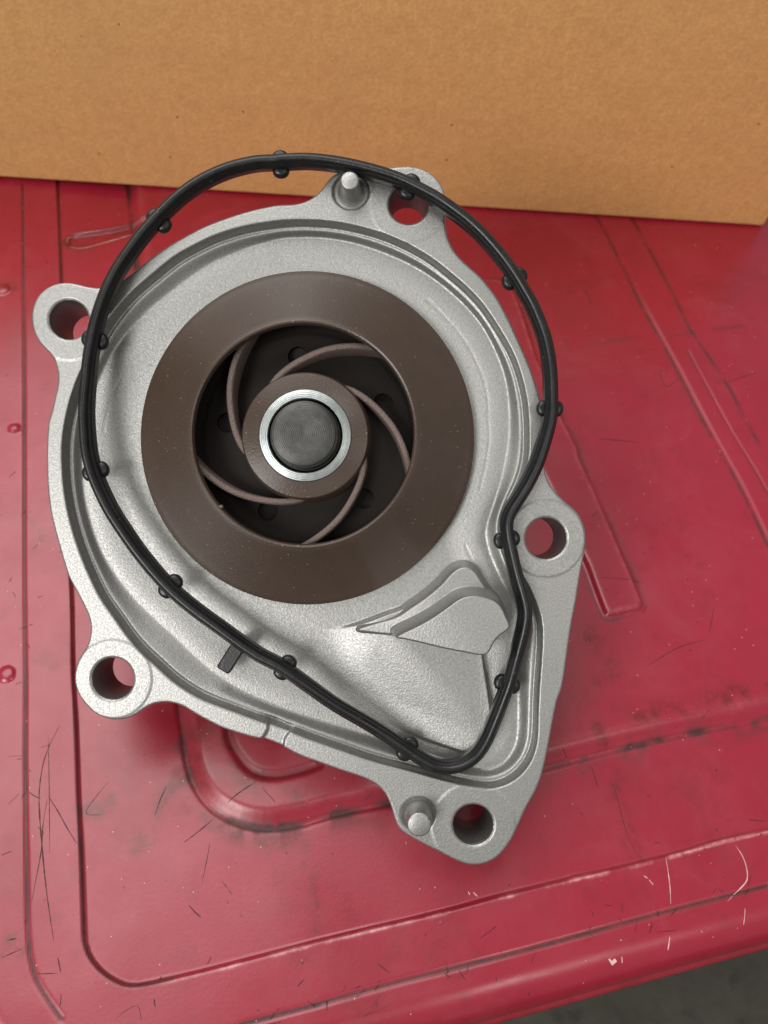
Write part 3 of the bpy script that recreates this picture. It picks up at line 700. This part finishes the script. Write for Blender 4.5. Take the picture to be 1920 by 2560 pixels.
# ================================================================== GASKET
path = (S(2, [(0, 222), (120, 215), (230, 222), (350, 240), (470, 268), (560, 295), (640, 325), (720, 365), (800, 408), (880, 462), (960, 522), (1030, 585), (1100, 660), (1160, 733), (1210, 803), (1260, 885), (1300, 955), (1335, 1035), (1365, 1115), (1385, 1200), (1398, 1300), (1402, 1400), (1402, 1460)])
        + S(4, [(1402, 60), (1390, 130), (1365, 220), (1328, 330), (1280, 430), (1228, 515), (1183, 585), (1168, 640), (1175, 710), (1195, 800), (1220, 900), (1250, 1000), (1270, 1090), (1262, 1170), (1235, 1280), (1205, 1390)])
        + S(6, [(1185, 10), (1140, 130), (1100, 230), (1060, 320), (1010, 390), (940, 435), (870, 450), (800, 440), (730, 405), (660, 360), (590, 312), (500, 253), (400, 193)])
        + S(12, [(1200, 1128), (1000, 986), (830, 864)])
        + S(3, [(1350, 1322), (1250, 1255), (1150, 1182), (1050, 1110), (960, 1040), (880, 968), (800, 880), (720, 780), (650, 680), (580, 570), (530, 470), (490, 370), (465, 270), (455, 170), (450, 80)])
        + S(1, [(452, 1452), (460, 1350), (470, 1240), (490, 1120), (520, 1000), (560, 890), (610, 790), (670, 700), (740, 605), (820, 515), (900, 435), (990, 362), (1090, 303), (1200, 258), (1330, 228)]))
def gz(p):                       # height of the gasket's centre line: rests on the flange, dips into the recess at the low end
    return 2.9 - 3.0*ss((p[1]-1500)/330)*ss((p[0]-700)/250)
G3 = np.array([(*P(p, gz(p)), gz(p)) for p in path])
G = crom(G3, True, .6); G = smooth_loop(G, 3)
GP = np.array(path)
HALF = [(0, 2.7), (.38, 2.62), (.70, 2.38), (.88, 2.0), (.93, 1.65), (1.0, 1.5), (1.2, 1.38), (1.36, 1.05), (1.40, .6), (1.36, 0)]
sec = HALF + [(x, -z) for x, z in HALF[-2::-1]]; sec = sec + [(-x, z) for x, z in sec[-2:0:-1]]
T_ = (np.roll(G, -1, 0)-np.roll(G, 1, 0)); T_ /= np.linalg.norm(T_, axis=1)[:, None]
v = []; f = []; ns = len(sec); ng = len(G)
arc = np.cumsum(np.linalg.norm(np.diff(G, axis=0, append=G[:1]), axis=1))
for i in range(ng):
    n_ = Vector((-T_[i, 1], T_[i, 0], 0)).normalized()
    roll = .10*math.sin(arc[i]/23.0)+.05*math.sin(arc[i]/9.0)
    for x, z in sec:
        x2 = x*math.cos(roll)-z*math.sin(roll); z2 = x*math.sin(roll)+z*math.cos(roll)
        v.append((G[i, 0]+n_.x*x2, G[i, 1]+n_.y*x2, G[i, 2]+z2))
for i in range(ng):
    i2 = (i+1) % ng
    for j in range(ns): j2 = (j+1) % ns; f.append((i*ns+j, i*ns+j2, i2*ns+j2, i2*ns+j))
gasket = meshobj('rubber_gasket', v, f, RUB)
gasket.matrix_world = pump.matrix_world.copy()
tag(gasket, 'loose black rubber sealing ring with small nubs draped over the pump', 'gasket')
nubp = [(701, 407), (400, 551), (229, 850), (1033, 454), (1293, 688), (1375, 1018), (1269, 1345), (1267, 1709), (1021, 1876), (419, 1468), (706, 1673), (241, 1176)]
bm = bmesh.new(); bmesh.ops.create_uvsphere(bm, u_segments=20, v_segments=12, radius=1)
for v_ in bm.verts:
    x, y, z = v_.co
    k = 1-.12*max(0, z)
    rr_ = math.hypot(x, y); g_ = (rr_**.55)/max(rr_, 1e-4) if rr_ > 1e-4 else 1
    v_.co = Vector((x*1.72*g_, y*1.36*g_, math.copysign(abs(z)**.75, z)*1.1))*MM
nub_me = bpy.data.meshes.new('nub'); bm.to_mesh(nub_me); bm.free(); nub_me.materials.append(RUB); nub_me.shade_smooth()
for q in nubp:
    w3 = np.array(P(q, gz(q))); i = int(np.argmin(np.hypot(G[:, 0]-w3[0], G[:, 1]-w3[1])))
    n_ = Vector((-T_[i, 1], T_[i, 0], 0)).normalized(); ang = math.atan2(T_[i, 1], T_[i, 0])
    for s in (-1, 1):
        o = bpy.data.objects.new('nub', nub_me); C.objects.link(o); o.parent = gasket
        o.location = (Vector(G[i])+n_*s*1.42)*MM + Vector((0, 0, -.0008)); o.rotation_euler = (0, 0, ang+random.uniform(-.1, .1))
# pull tab
a = P(S(3, [(1235, 1275)])[0], 1.2); b = P(S(3, [(1165, 1388)])[0], .6)
d = Vector((b[0]-a[0], b[1]-a[1], 0)); Lh = d.length+1.2; d.normalize(); n_ = Vector((-d.y, d.x, 0))
cc = Vector(((a[0]+b[0])/2, (a[1]+b[1])/2, 0))
def tabring(e, z, r=.55): return ([tuple((cc + d*x + n_*y)[:2]) for x, y in rrect(-Lh/2+e, -1.5+e, Lh/2-e, 1.5-e, r, 4)], z)
v, f = loft([tabring(.3, -1.6), tabring(0, -1.3), tabring(0, 1.3), tabring(.08, 1.5), tabring(.3, 1.62)])
n0 = len(tabring(0, 0)[0]); f.append(tuple(range(4*n0, 5*n0))); f.append(tuple(range(n0))[::-1])
meshobj('pull_tab', v, f, RUB, gasket, smooth=False)
